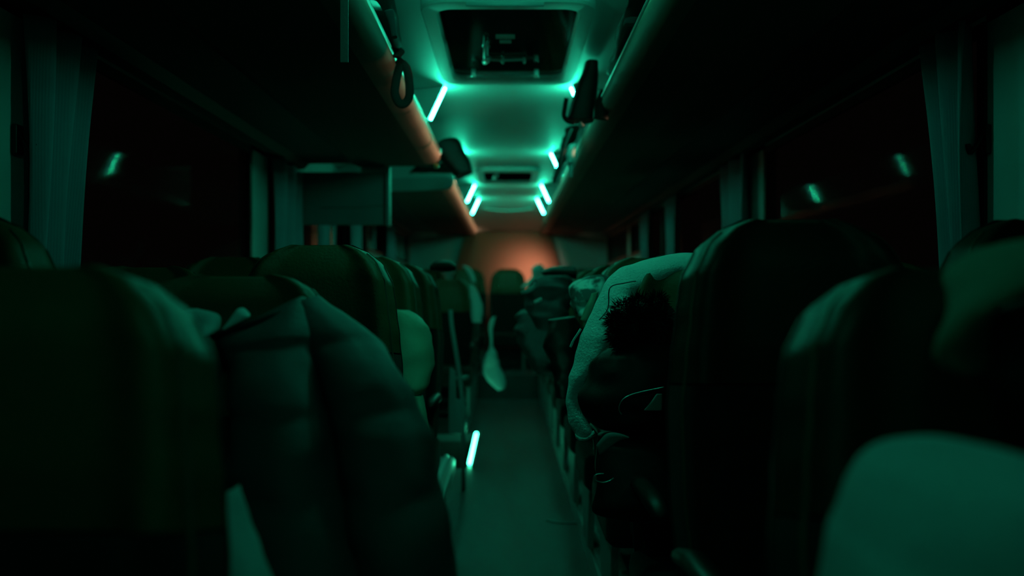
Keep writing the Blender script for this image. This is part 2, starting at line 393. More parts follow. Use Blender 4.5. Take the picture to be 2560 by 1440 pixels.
curtain(-1, 8.6, 9.1, 1.2, 1.70, 'far left curtain beside the raised rear sill')
def hook(s, px, d, lab):
    p = P(px, 355, d); t = thing('coat_hook', lab, 'hook', (s*WX, d, p.z))
    put(obj('hook_plate', B(s*(WX-.008)-.006, s*(WX-.008)+.006, d-.018, d+.018, p.z-.03, p.z+.04, bev=.004), M['black']), t)
    put(obj('hook_arm', tube(bmesh.new(), smooth_pts([(s*(WX-.01), d, p.z+.02), (s*(WX-.03), d, p.z-.01), (s*(WX-.045), d, p.z-.025), (s*(WX-.05), d, p.z-.005)], 10), .006, 8), M['black']), t)
hook(-1, 35, 2.18, 'small dark coat hook on the left window pillar'); hook(1, 2470, 2.24, 'small dark coat hook on the right window pillar')

# ------------------------------------------------------------------ hanging screen over the middle door
t = thing('hanging_screen', 'flat grey screen hanging under the left luggage rack', 'screen', (-.87, 5.0, 1.72))
a, b = P(752, 430, 5.0), P(966, 562, 5.0)
put(obj('screen_panel', B(a.x, b.x, 5.0, 5.03, b.z, a.z, bev=.005), M['grey'], auto=40), t)
put(obj('side_edge', B(b.x, b.x+.018, 4.985, 5.06, b.z-.006, a.z+.004, bev=.004), M['plast'], auto=40), t)
put(obj('top_bracket', B(P(903, 0, 5).x, b.x+.018, 4.985, 5.06, a.z+.004, a.z+.028, bev=.004), M['plast'], auto=40), t)
put(obj('seam', tube(bmesh.new(), [P(800, 519, 4.998), P(890, 519, 4.998), P(968, 513, 4.998)], .0018, 6), M['black']), t)

# ------------------------------------------------------------------ coach seats (they face the camera)
def backmeshes(lea):
    """returns meshes of head pad, back cushion, shell and piping in back-local space: z along the back, -y is the front"""
    L = .735
    def wid(h):
        p = [(0, .185), (.10, .193), (.30, .209), (.42, .211), (.50, .203), (.57, .194), (.64, .184), (.69, .158), (.72, .120), (.735, .080)]
        for (a, x), (b, y) in zip(p, p[1:]):
            if h <= b: 
                f = (h-a)/(b-a); f = f*f*(3-2*f) if h < .6 else f
                return x+(y-x)*f
        return p[-1][1]
    def front(u, h):
        au = abs(u)
        bol = math.exp(-((au-.80)/.16)**2)
        hd = max(0, min(1, (h-.46)/.06))
        f = .055+(.042*(1-hd)+.026*hd)*bol-.02*(1-au**2)*(1-hd)*0+.012*hd
        edge = max(0, (au-.86)/.14); f *= (1-edge**2.2*.95)
        top = max(0, (h-.64)/.095); f *= (1-top**2*.6)
        pl = 0
        if h < .455 and au < .72: pl = .005*abs(math.sin(h*math.pi/.045))**.5
        return f+pl
    def back(u, h):
        edge = max(0, (abs(u)-.7)/.3); return .05*(1-edge**2)*(1-max(0, (h-.62)/.115)**2*.6)
    def build(h0, h1, nh, face):
        bm = bmesh.new(); nu = 36; rings = []
        for i in range(nh+1):
            h = h0+(h1-h0)*i/nh; w_ = wid(h); r = []
            if face == 'front':
                for k in range(nu+1):
                    u = -1+2*k/nu; u = math.copysign(abs(u)**.8, u); r.append(bm.verts.new((u*w_, -front(u, h), h)))
                for k in range(nu+1):
                    u = 1-2*k/nu; r.append(bm.verts.new((u*w_*.97, .002, h)))
            else:
                for k in range(nu+1):
                    u = -1+2*k/nu; u = math.copysign(abs(u)**.8, u); r.append(bm.verts.new((u*w_*1.01, back(u, h), h)))
                for k in range(nu+1):
                    u = 1-2*k/nu; r.append(bm.verts.new((u*w_*1.01, -.004, h)))
            rings.append(r)
        m = len(rings[0])
        for i in range(nh):
            for k in range(m): bm.faces.new((rings[i][k], rings[i][(k+1) % m], rings[i+1][(k+1) % m], rings[i+1][k]))
        bm.faces.new(rings[0][::-1]); bm.faces.new(rings[-1])
        return bm
    head = build(.462, L, 34, 'front'); low = build(0, .458, 80, 'front'); sh = build(-.02, L+.004, 40, 'back')
    pp = bmesh.new()
    for s in (-1, 1):
        tube(pp, [(s*wid(h)*.93, -front(.93, h)-.001, h) for h in [.02+.69*i/50 for i in range(51)]], .0032, 6)
    return head, low, sh, pp
SEATS = {}
def make_seat(key, rec, lea, parent_loc, label, group, zoff=0, side=1, parts=True):
    """one seat of a pair; side is +1 when the aisle lies to the seat's +x side"""
    t = thing('coach_seat', label, 'seat', parent_loc, group)
    k = (key,)
    if k not in SEATS:
        hd, lo, sh, pp = backmeshes(lea); d = {}
        for nm, b_, m in (('headrest', hd, M[lea]), ('backrest', lo, M['fabric']), ('back_shell', sh, M['black']), ('piping', pp, M['pipe'])):
            me = bpy.data.meshes.new(nm); bmesh.ops.recalc_face_normals(b_, faces=b_.faces[:]); b_.to_mesh(me); b_.free(); me.shade_smooth(); me.set_sharp_from_angle(angle=R(55)); me.materials.append(m); d[nm] = me
        cb = B(-.203, .203, -.46, .03, .33, .47, bev=.045)
        bmesh.ops.subdivide_edges(cb, edges=cb.edges[:], cuts=1, use_grid_fill=True)
        me = bpy.data.meshes.new('seat_cushion'); cb.to_mesh(me); cb.free(); me.shade_smooth(); me.materials.append(M['fabric']); d['seat_cushion'] = me
        ab = bmesh.new()
        tube(ab, [(0, -.42, .635), (0, -.30, .645), (0, -.1, .64), (0, .0, .62)], [.016, .022, .022, .018], 10, flat=.8)
        me = bpy.data.meshes.new('armrest'); ab.to_mesh(me); ab.free(); me.shade_smooth(); me.materials.append(M['black']); d['armrest'] = me
        lb = bmesh.new(); prof = [(-.30, .085), (-.34, .30), (-.43, .36), (-.05, .40), (.06, .36), (-.02, .24), (-.08, .085)]
        f = [lb.verts.new((-.012, y, z)) for y, z in prof]; b2 = [lb.verts.new((.012, y, z)) for y, z in prof]
        lb.faces.new(f); lb.faces.new(b2[::-1])
        for i in range(len(prof)): lb.faces.new((f[i], f[(i+1) % len(prof)], b2[(i+1) % len(prof)], b2[i]))
        bmesh.ops.bevel(lb, geom=lb.edges[:], offset=.006, segments=2, affect='EDGES')
        me = bpy.data.meshes.new('leg'); bmesh.ops.recalc_face_normals(lb, faces=lb.faces[:]); lb.to_mesh(me); lb.free(); me.materials.append(M['plast']); d['leg'] = me
        SEATS[k] = d
    d = SEATS[k]
    br = None
    for nm in ('backrest', 'headrest', 'back_shell', 'piping'):
        o = bpy.data.objects.new(nm, d[nm]); C.objects.link(o); o.parent = t; o.location = (0, 0, .44); o.rotation_euler = (-R(rec), 0, 0)
    o = bpy.data.objects.new('seat_cushion', d['seat_cushion']); C.objects.link(o); o.parent = t
    o = bpy.data.objects.new('armrest', d['armrest']); C.objects.link(o); o.parent = t; o.location = (side*.193, 0, 0)
    o = bpy.data.objects.new('leg', d['leg']); C.objects.link(o); o.parent = t; o.location = (side*.165, 0, 0)
    return t
AX, VXW = .478, .912
ORD = ['nearest', 'second', 'third', 'fourth', 'fifth', 'sixth', 'seventh', 'eighth', 'ninth', 'tenth', 'eleventh']
def seat_at(s, col, dtop, rec, label, group, zb=0, lea='leather', zs=1):
    y = dtop-.735*math.sin(R(rec)); x = s*(AX if col == 'aisle' else VXW)
    t = make_seat(lea, rec, lea, (x, y, zb), label, group, side=-s); t.scale = (1, 1, zs)
    return t
left_rows = [(.96, 12), (1.68, 24), (2.40, 6), (3.12, 8), (3.92, 7), (7.75, 7), (8.5, 7), (9.2, 7)]
left_win = {1: 5, 2: 25}; left_wd = {1: 1.53}
right_rows = [(1.02, 12), (1.60, 5), (2.42, 22), (3.18, 8), (3.95, 9), (4.7, 7), (5.5, 8), (6.3, 7), (7.05, 7), (7.85, 7), (8.6, 7), (9.2, 7)]
LOOK = {('l', 0): 'blurred olive seat filling the lower left corner', ('l', 1): 'reclined olive seat with the dark padded coat over it', ('l', 2): 'upright olive seat with pleated back behind the padded coat',
        ('l', 3): 'olive seat behind the sage jacket', ('l', 4): 'olive seat just ahead of the door rail', ('l', 5): 'dark seat just behind the middle door stairwell', ('l', 6): 'dark seat two rows behind the stairwell', ('l', 7): 'dark last-row seat left before the rear bench',
        ('r', 0): 'blurred brown seat behind the pale bundle at the lower right', ('r', 1): 'tall upright brown seat, the largest backrest', ('r', 2): 'olive seat under the white fleece', ('r', 3): 'olive seat with the patterned scarf', ('r', 4): 'olive seat under the black bag',
        ('r', 5): 'dark seat behind the black bag'}
for i, (d, rec) in enumerate(left_rows):
    for col in ('aisle', 'window'):
        look = LOOK[('l', i)]
        lab = (look+', aisle side') if col == 'aisle' else 'window seat beside the '+look
        rr = rec if col == 'aisle' else left_win.get(i, rec)
        seat_at(-1, col, left_wd.get(i, d) if col == 'window' else d, rr, lab, 'coach seats left of the aisle', zs=.925 if i == 0 else (.963 if i == 1 and col == 'aisle' else 1))
for i, (d, rec) in enumerate(right_rows):
    for col in ('aisle', 'window'):
        look = LOOK.get(('r', i), 'dark seat in the %s right row' % (['', '', '', '', '', '', 'seventh', 'eighth', 'ninth', 'tenth', 'eleventh', 'twelfth'][i]))
        lab = (look+', aisle side') if col == 'aisle' else 'window seat beside the '+look
        seat_at(1, col, d, rec, lab, 'coach seats right of the aisle', lea='leather2' if i < 2 else 'leather', zs=.925 if i == 0 else 1)
for x, nm in ((-.88, 'leftmost seat of the raised rear bench'), (-.44, 'rear bench seat just left of the middle seat'), (0, 'middle seat of the rear bench facing down the aisle'), (.44, 'rear bench seat just right of the middle seat'), (.88, 'rightmost seat of the raised rear bench')):
    t = make_seat('leather', 6, 'leather', (x, 10.3, .155), nm, 'rear bench seats', side=-1 if x > 0 else 1)

# ------------------------------------------------------------------ clothes and bags lying about
def cloth(name, label, cat, parts, group=None):
    """parts: list of (part name, bmesh, material); the first is the body"""
    bms = parts[0][1]; lo = min(v.co.z for v in bms.verts); cx = sum(v.co.x for v in bms.verts)/len(bms.verts); cy = sum(v.co.y for v in bms.verts)/len(bms.verts)
    t = thing(name, label, cat, (cx, cy, lo), group)
    for nm, b_, m in parts: put(obj(nm, b_, m), t)
    return t
def ztube(px, d, r): return tube(bmesh.new(), smooth_pts([P(x, y, d) for x, y in px], 40), r, 6)
# dark padded coat on the second left seat
body = LB([(610, 815, 760, 740, 1.46, 1.46, .05), (545, 850, 800, 800, 1.42, 1.40, .08), (575, 905, 815, 880, 1.36, 1.35, .09), (588, 1000, 830, 1000, 1.30, 1.28, .10), (592, 1120, 850, 1110, 1.24, 1.22, .10), (600, 1240, 880, 1240, 1.2, 1.16, .10), (640, 1380, 920, 1370, 1.15, 1.1, .10), (665, 1560, 960, 1560, 1.1, 1.06, .10)], quilt=4.3, amp=.010, n=70, m=36, seed=1, dd=.10)
slv = LB([(690, 775, 800, 738, 1.46, 1.46, .045), (735, 815, 880, 795, 1.42, 1.42, .06), (790, 900, 965, 870, 1.36, 1.36, .08), (815, 1000, 1035, 980, 1.28, 1.29, .09), (835, 1110, 1085, 1095, 1.22, 1.23, .09), (850, 1235, 1112, 1230, 1.17, 1.18, .09), (880, 1370, 1132, 1365, 1.12, 1.13, .09), (900, 1560, 1160, 1560, 1.08, 1.08, .08)], quilt=4.3, amp=.008, n=70, m=32, seed=2, dd=.10)
col = LB([(522, 842, 540, 828, 1.40, 1.40, .03), (560, 850, 600, 805, 1.39, 1.39, .035), (640, 825, 660, 790, 1.40, 1.40, .035), (720, 800, 730, 765, 1.42, 1.42, .03)], amp=.006, seed=3, dd=.10)
cloth('padded_coat', 'big dark quilted coat draped over the second left seat and its armrest', 'coat', [('body', body, M['dkcoat']), ('sleeve', slv, M['dkcoat']), ('collar', col, M['bkcoat'])])
cloth('white_tissue', 'small white cloth tip poking out above the dark coat collar', 'cloth', [('cloth', LB([(558, 818, 566, 828, 1.35), (576, 792, 598, 812, 1.36), (592, 772, 622, 796, 1.37), (606, 768, 626, 790, 1.38)], thick=.012, amp=.003, n=16, seed=4, dd=.11), M['paper'])])
cloth('pale_shirt', 'pale crumpled shirt in the gap left of the dark coat collar', 'shirt', [('body', LB([(452, 776, 500, 770, 1.42), (462, 795, 545, 785, 1.40), (480, 815, 552, 815, 1.38), (505, 842, 540, 832, 1.36)], thick=.035, amp=.008, n=24, seed=5, dd=.10), M['pale'])])
cloth('pale_towel', 'pale folded towel between the lower left seat and the dark coat', 'towel', [('towel', LB([(562, 1235, 572, 1235, 1.06), (552, 1290, 590, 1285, 1.04), (540, 1345, 612, 1335, 1.02), (528, 1395, 632, 1380, 1.0), (545, 1470, 660, 1460, .98), (560, 1600, 700, 1600, .96)], thick=.05, amp=.008, n=36, seed=6), M['pale'])])
# sage jacket on the fourth left seat
cloth('sage_jacket', 'sage green padded jacket bulging past the pleated seat edge', 'jacket', [
    ('body', LB([(975, 774, 1020, 776, 2.9), (970, 786, 1046, 790, 2.89), (966, 812, 1070, 816, 2.88), (965, 850, 1083, 847, 2.86), (965, 890, 1089, 885, 2.84), (970, 935, 1084, 930, 2.82), (985, 965, 1074, 962, 2.8), (1000, 985, 1050, 985, 2.8)], thick=.10, amp=.009, quilt=0, n=50, seed=7), M['olive']),
    ('sleeve', LB([(1012, 985, 1062, 990, 2.74), (1020, 1010, 1066, 1012, 2.73), (1034, 1045, 1070, 1046, 2.71), (1046, 1080, 1078, 1082, 2.7), (1058, 1108, 1084, 1108, 2.69)], thick=.035, amp=.007, n=30, seed=8), M['olive'])])
# white fleece over the third right seat
fl = bmesh.new()
loft(fl, [(1830, 655, 1835, 690, 2.46, 2.38, .03), (1760, 651, 1765, 686, 2.46, 2.37, .03), (1700, 651, 1708, 684, 2.45, 2.36, .03), (1640, 657, 1655, 700, 2.42, 2.33, .03), (1590, 668, 1620, 722, 2.38, 2.32, .03), (1545, 684, 1582, 752, 2.36, 2.30, .035), (1512, 712, 1565, 790, 2.34, 2.28, .035), (1488, 770, 1545, 830, 2.33, 2.26, .035), (1464, 830, 1528, 868, 2.31, 2.25, .035), (1447, 885, 1505, 905, 2.30, 2.24, .03), (1437, 945, 1466, 948, 2.28, 2.24, .028), (1428, 1000, 1446, 1003, 2.27, 2.25, .025), (1424, 1050, 1468, 1048, 2.26, 2.24, .025), (1436, 1085, 1484, 1076, 2.25, 2.24, .025), (1445, 1100, 1478, 1092, 2.25, 2.24, .02)], amp=.006, n=110, m=28, seed=9)
fc = LB([(1560, 735, 1580, 745, 2.28, 2.28, .012), (1540, 770, 1578, 760, 2.26, 2.26, .02), (1530, 800, 1572, 775, 2.25, 2.25, .022), (1518, 812, 1560, 800, 2.25, 2.25, .02)], amp=.004, n=24, seed=10)
hem = LB([(1437, 1082, 1440, 1098, 2.235, 2.235, .010), (1448, 1089, 1450, 1103, 2.23, 2.23, .012), (1464, 1090, 1468, 1102, 2.23, 2.23, .012), (1484, 1076, 1490, 1088, 2.235, 2.235, .010)], amp=.002, n=24, m=14, seed=10)
cloth('white_fleece', 'white fleece jacket slung over the olive seat beside the tall brown seat', 'jacket', [('body', fl, M['fleece']), ('pocket_flap', fc, M['fleece']), ('hem_band', hem, M['fleece']), ('seam', ztube([(1498, 800), (1520, 770), (1525, 720), (1560, 708), (1590, 703)], 2.255, .0016), M['grey']),
      ('drawstring', ztube([(1452, 822), (1442, 838), (1434, 850), (1426, 868)], 2.28, .003), M['fleece'])])
# black jacket with fur hood
def fur(cs, n, ln, seed):
    rnd = random.Random(seed); bm = bmesh.new()
    for _ in range(n):
        c, rad, d = rnd.choice(cs); a = rnd.uniform(0, 2*math.pi)
        base = P(c[0], c[1], d); rr = rad*d/F*math.sqrt(rnd.random())
        z = math.sqrt(max(0, (rad*d/F)**2-rr*rr))
        nn = Vector((math.cos(a)*rr, -z*.6, math.sin(a)*rr)); p = base+nn; dr = (nn.normalized()+Vector((rnd.uniform(-.5, .5), rnd.uniform(-.5, .2), rnd.uniform(-.4, .5)))).normalized()
        l = ln*rnd.uniform(.5, 1.1); sd = dr.cross(Vector((rnd.uniform(-1, 1), rnd.uniform(-1, 1), rnd.uniform(-1, 1)))).normalized()*.0011
        bend = Vector((rnd.uniform(-.3, .3), 0, rnd.uniform(-.3, .1)))*l*.4
        a_, b_, c_, d_ = bm.verts.new(p-sd), bm.verts.new(p+sd), bm.verts.new(p+dr*l*.6+sd*.6), bm.verts.new(p+dr*l+bend)
        bm.faces.new((a_, b_, c_)); bm.faces.new((a_, c_, d_))
    return bm
hood = LB([(1540, 762, 1660, 752, 2.2), (1524, 790, 1690, 780, 2.18), (1526, 830, 1700, 830, 2.17), (1535, 860, 1700, 860, 2.18), (1550, 885, 1690, 885, 2.2)], thick=.06, amp=.006, n=30, seed=11)
jb = LB([(1545, 850, 1690, 850, 2.18, 2.18, .06), (1500, 880, 1710, 885, 2.17, 2.17, .08), (1468, 930, 1716, 930, 2.16, 2.16, .09), (1447, 985, 1716, 985, 2.15, 2.15, .09), (1446, 1015, 1716, 1020, 2.15, 2.15, .09), (1462, 1045, 1712, 1050, 2.15, 2.15, .085), (1490, 1070, 1705, 1070, 2.16, 2.16, .07)], amp=.012, n=50, m=36, seed=12)
cloth('fur_hood_jacket', 'black jacket with a shaggy fur hood hanging against the white fleece', 'jacket', [('body', jb, M['bkcoat']), ('hood', hood, M['bkcoat']),
      ('fur_trim', fur([((1560, 775), 26, 2.14), ((1600, 765), 24, 2.14), ((1640, 760), 22, 2.14), ((1540, 805), 22, 2.13), ((1542, 840), 22, 2.13), ((1590, 810), 40, 2.12), ((1640, 805), 38, 2.12), ((1560, 862), 22, 2.13)], 4200, .022, 3), M['fur']),
      ('zip', ztube([(1660, 968), (1620, 976), (1580, 986), (1558, 998), (1549, 1013), (1548, 1026), (1554, 1036)], 2.045, .0012), M['alu'])])
cloth('white_paper', 'small pale corner of paper beside the tall brown seat edge, under the zip', 'paper', [('sheet', LB([(1640, 985, 1656, 985, 2.04), (1628, 1002, 1656, 1000, 2.04), (1608, 1026, 1656, 1026, 2.04)], thick=.004, amp=.001, n=12, m=12, seed=13), M['pale'])])
dk = LB([(1492, 1085, 1640, 1080, 2.14, 2.14, .05), (1486, 1120, 1700, 1110, 2.12, 2.12, .08), (1480, 1180, 1712, 1180, 2.1, 2.1, .09), (1478, 1240, 1712, 1240, 2.08, 2.08, .09), (1474, 1275, 1712, 1300, 2.08, 2.08, .08)], amp=.010, n=40, m=32, seed=14)
lap = LB([(1490, 1112, 1500, 1140, 2.02, 2.02, .008), (1515, 1082, 1520, 1125, 2.02, 2.02, .012), (1545, 1080, 1548, 1105, 2.02, 2.02, .012), (1572, 1090, 1574, 1096, 2.03, 2.03, .008)], amp=.003, n=20, m=14, seed=15)
cloth('dark_trousers', 'dark garment folded on the seat below the fur-hooded jacket', 'clothes', [('body', dk, M['bkcoat']), ('turned_fold', lap, M['grey']), ('zip', ztube([(1510, 1184), (1492, 1186), (1485, 1194), (1491, 1202), (1508, 1206), (1524, 1202), (1534, 1195)], 2.0, .0012), M['alu'])])
# near right: grey hood over the headrest, pale bundle in front
cloth('grey_hood', 'blurred grey green hood hanging on the nearest right seat, cut by the frame edge', 'hood', [
    ('hood', LB([(2410, 640, 2620, 590, .74, .72, .06), (2360, 690, 2680, 640, .72, .70, .09), (2345, 760, 2560, 715, .71, .68, .09), (2360, 840, 2480, 810, .71, .68, .07), (2400, 905, 2500, 870, .71, .69, .05)], amp=.008, n=40, m=30, seed=16, dd=.13), M['hoodc']),
    ('lining', LB([(2450, 800, 2700, 730, .72, .71, .05), (2420, 880, 2720, 850, .71, .70, .06), (2440, 940, 2720, 960, .70, .70, .05), (2500, 1000, 2720, 1060, .70, .70, .04)], amp=.008, n=30, seed=17, dd=.13), M['dkcoat'])])
cloth('pale_bundle', 'large blurred pale bundle of cloth in the lower right corner', 'bundle', [('cloth', LB([(2330, 1130, 2480, 1116, .66, .66, .07), (2240, 1172, 2620, 1150, .65, .65, .12), (2180, 1245, 2720, 1240, .64, .64, .14), (2130, 1340, 2790, 1340, .63, .63, .14), (2085, 1450, 2830, 1450, .62, .62, .14), (1990, 1800, 2830, 1800, .62, .62, .13), (1990, 2350, 2830, 2350, .62, .62, .12), (2010, 2860, 2820, 2860, .62, .62, .10)], amp=.012, fs=5, n=60, m=36, seed=18), M['pale'])])
# patterned scarf
cloth('patterned_scarf', 'pale patterned scarf bunched on the olive seat just left of the white fleece', 'scarf', [
    ('scarf', LB([(1468, 690, 1505, 686, 3.0), (1432, 705, 1525, 700, 2.98), (1424, 740, 1520, 735, 2.96), (1426, 770, 1500, 765, 2.95), (1440, 792, 1478, 785, 2.95)], thick=.07, amp=.016, fs=14, n=40, m=32, seed=19), M['scarf']),
    ('scarf_end', LB([(1475, 735, 1500, 728, 2.86), (1462, 765, 1490, 770, 2.86), (1450, 800, 1472, 805, 2.87)], thick=.02, amp=.006, n=20, seed=20), M['olive'])])
# dark jackets in a tangle on the rows beyond
cloth('dark_jacket', 'dark jacket with pale cuffs tangled on the right seats, the topmost of the tangle', 'jacket', [
    ('body', LB([(1345, 690, 1430, 688, 4.0), (1318, 715, 1436, 712, 3.95), (1312, 750, 1432, 752, 3.9), (1318, 790, 1420, 800, 3.86), (1335, 820, 1400, 830, 3.85)], thick=.10, amp=.022, fs=10, n=40, m=32, seed=21), M['dkcoat']),
    ('cuff', LB([(1302, 728, 1304, 736, 3.74), (1318, 722, 1322, 733, 3.73), (1332, 712, 1338, 722, 3.73), (1334, 703, 1340, 706, 3.74)], thick=.012, amp=.003, n=16, m=12, seed=22), M['pale']),
    ('cuff', LB([(1334, 752, 1337, 760, 3.72), (1344, 747, 1347, 757, 3.72), (1353, 743, 1355, 751, 3.73)], thick=.012, amp=.003, n=12, m=12, seed=23), M['fleece'])], 'dark jackets tangled on the right seats')
cloth('dark_jacket', 'dark jacket lower in the tangle on the right seats with a small pale tag', 'jacket', [
    ('body', LB([(1300, 775, 1390, 770, 4.7), (1288, 800, 1410, 800, 4.6), (1290, 840, 1412, 850, 4.5), (1310, 890, 1405, 900, 4.4), (1330, 930, 1400, 940, 4.35)], thick=.12, amp=.022, fs=9, n=40, m=32, seed=24), M['dkcoat']),
    ('tag', LB([(1314, 780, 1316, 786, 4.42), (1323, 777, 1325, 784, 4.42), (1332, 780, 1333, 783, 4.42)], thick=.008, amp=.002, n=10, m=10, seed=25), M['pale'])], 'dark jackets tangled on the right seats')
cloth('dark_jacket', 'black jacket under the patterned scarf, hanging down to the seat legs', 'jacket', [
    ('body', LB([(1370, 800, 1440, 790, 3.2), (1362, 840, 1452, 835, 3.15), (1366, 890, 1450, 890, 3.1), (1375, 940, 1440, 945, 3.05), (1385, 990, 1430, 990, 3.0)], thick=.09, amp=.018, n=40, m=30, seed=26), M['bkcoat'])], 'dark jackets tangled on the right seats')
cloth('black_bag', 'black soft bag on top of the right seat beyond the patterned scarf', 'bag', [('body', LB([(1352, 676, 1360, 690, 4.15), (1375, 667, 1380, 694, 4.14), (1410, 664, 1412, 698, 4.13), (1438, 668, 1440, 700, 4.13)], thick=.08, amp=.008, n=24, m=24, seed=27), M['bkcoat'])])
cloth('teal_cap', 'small teal hood showing over the rear right seats against the brown wall', 'hood', [('hood', LB([(1338, 662, 1352, 660, 8.1), (1328, 672, 1362, 672, 8.1), (1326, 692, 1364, 692, 8.1), (1300, 720, 1360, 715, 8.1)], thick=.07, amp=.01, n=24, m=20, seed=28), M['pale'])])
cloth('black_hood', 'black hood over the window seat behind the white fleece', 'hood', [('hood', LB([(1625, 650, 1635, 668, 3.3), (1650, 640, 1655, 672, 3.3), (1680, 640, 1682, 672, 3.3), (1702, 652, 1704, 668, 3.3)], thick=.07, amp=.008, n=24, m=20, seed=29), M['fur'])])
cloth('black_rucksack', 'black rucksack top above the far left seats before the rear panel', 'bag', [('body', LB([(1076, 662, 1078, 678, 3.95), (1092, 652, 1096, 681, 3.95), (1122, 650, 1126, 682, 3.95), (1140, 660, 1142, 680, 3.95)], thick=.06, amp=.006, n=24, m=20, seed=30), M['bkcoat'])])
cloth('pale_cover', 'pale cloth draped over the shoulder of the far left seat, upper piece', 'cloth', [('cloth', LB([(1152, 664, 1165, 664, 7.55), (1162, 675, 1178, 672, 7.5), (1172, 690, 1186, 688, 7.48), (1180, 706, 1190, 705, 7.47)], thick=.03, amp=.006, n=20, m=16, seed=31), M['pale'])])
cloth('pale_cover', 'pale long cloth hanging down the far left seat edge, lower piece', 'cloth', [('cloth', LB([(1171, 714, 1182, 712, 7.45), (1173, 735, 1196, 732, 7.42), (1176, 765, 1205, 762, 7.4), (1177, 785, 1208, 782, 7.4), (1180, 806, 1205, 806, 7.4)], thick=.04, amp=.008, n=26, m=18, seed=32), M['pale'])])
cloth('plastic_bag', 'white plastic bag hanging into the aisle on the left', 'bag', [
    ('body', LB([(1222, 868, 1236, 868, 6.5), (1212, 895, 1246, 892, 6.5), (1206, 920, 1254, 918, 6.5), (1212, 945, 1262, 942, 6.5), (1232, 965, 1265, 960, 6.5), (1246, 974, 1262, 970, 6.5)], thick=.05, amp=.012, n=40, m=26, seed=33), M['bagw']),
    ('handle', LB([(1226, 796, 1240, 790, 6.5), (1220, 820, 1234, 818, 6.5), (1224, 845, 1232, 845, 6.5), (1223, 870, 1236, 870, 6.5)], thick=.012, amp=.006, n=20, m=14, seed=34), M['bagw'])])
# ------------------------------------------------------------------ luggage on and over the racks
cloth('folded_leaflet', 'pale folded leaflet on the left rack lip at the top of the photo', 'leaflet', [('sheet', LB([(900, -6, 905, 8, 2.58), (922, -2, 928, 22, 2.58), (940, 2, 946, 26, 2.58), (950, 14, 955, 26, 2.58)], thick=.02, amp=.003, n=16, m=16, seed=35), M['pale'])])
def pstrap(pts, d, r, m, flat=.35): return tube(bmesh.new(), smooth_pts([P(x, y, d) for x, y in pts], 40), r, 8, flat=flat, up=(0, 1, 0))
cloth('black_backpack', 'black backpack on the left rack with its straps hanging over the lip', 'backpack', [
    ('body', LB([(900, 10, 985, -30, 2.8), (898, 40, 995, 30, 2.85), (920, 90, 1000, 70, 2.9), (942, 125, 1004, 110, 2.95), (962, 148, 1004, 140, 3.0)], thick=.12, amp=.010, n=36, m=30, seed=36), M['bkcoat']),
    ('side_pocket', LB([(960, 30, 985, 25, 2.72), (972, 60, 990, 58, 2.76), (980, 95, 994, 92, 2.8)], thick=.015, amp=.003, n=16, m=14, seed=37), M['dkcoat']),
    ('strap_flap', LB([(975, 112, 985, 105, 2.95), (985, 128, 1012, 128, 2.95), (980, 142, 1000, 145, 2.95)], thick=.012, amp=.002, n=14, m=14, seed=38), M['strap']),
    ('strap', pstrap([(992, 150), (1012, 165), (1020, 185), (1024, 220), (1022, 245), (1010, 260), (996, 255), (987, 232), (990, 205), (995, 180), (1002, 160)], 3.0, .014, M['strap'], flat=.3), M['strap'])])
o = obj('hanging_strap', B(P(851, 0, 2.12).x, P(871, 0, 2.12).x, 2.118, 2.122, P(0, 156, 2.12).z, 1.738, bev=.0008), M['pale'])
tag(o, 'flat pale strap hanging from the underside of the left rack', 'strap')
bb = LB([(1082, 372, 1118, 348, 5.12), (1092, 388, 1146, 348, 5.12), (1108, 410, 1166, 385, 5.12), (1125, 428, 1180, 412, 5.12), (1140, 446, 1184, 428, 5.12)], thick=.09, amp=.004, e=.45, n=40, m=30, seed=39)
cloth('black_holdall', 'black holdall sticking out of the left rack where it ends', 'bag', [('body', bb, M['bkcoat']), ('buckle', tube(bmesh.new(), [P(1096, 380, 4.96), P(1099, 387, 4.96)], .009, 8), M['alu'])])
cloth('dark_bag', 'dark sack lying in the gap on top of the rear left rack', 'bag', [('body', LB([(1025, 436, 1030, 440, 6.35), (1045, 415, 1050, 440, 6.35), (1085, 402, 1090, 441, 6.35), (1130, 412, 1132, 442, 6.35)], thick=.12, amp=.008, n=26, m=24, seed=40), M['bkcoat'])])
cloth('tripod_case', 'long black tripod case leaning out over the right rack lip', 'case', [
    ('body', LB([(1462, 157, 1496, 158, 3.75), (1456, 180, 1496, 182, 3.75), (1440, 215, 1494, 215, 3.75), (1427, 255, 1490, 255, 3.75), (1418, 285, 1488, 285, 3.75), (1414, 302, 1484, 304, 3.75)], thick=.06, amp=.003, e=.5, n=40, m=28, seed=41), M['bkcoat']),
    ('end_flap', LB([(1500, 225, 1522, 235, 3.65), (1486, 262, 1522, 268, 3.62), (1482, 295, 1520, 300, 3.6)], thick=.025, amp=.003, e=.5, n=20, m=18, seed=42), M['bkcoat']),
    ('strap', pstrap([(1416, 245), (1412, 270), (1410, 290), (1420, 303), (1436, 306)], 3.72, .009, M['strap']), M['strap']),
    ('clip', tube(bmesh.new(), [P(1447, 308, 3.6), P(1458, 318, 3.6)], .010, 8), M['plast'])])
cloth('dark_luggage', 'dark travel bag on the right rack at the top of the photo', 'bag', [('body', LB([(1570, 5, 1625, -10, 2.9), (1555, 40, 1605, 35, 3.05), (1545, 80, 1585, 85, 3.2), (1532, 125, 1566, 130, 3.35), (1520, 165, 1548, 172, 3.5)], thick=.13, amp=.010, n=40, m=30, seed=43), M['bkcoat']),
      ('band', LB([(1562, 48, 1598, 46, 2.93), (1558, 62, 1592, 62, 2.95)], thick=.02, amp=.001, n=8, m=14, seed=44), M['dkcoat'])])
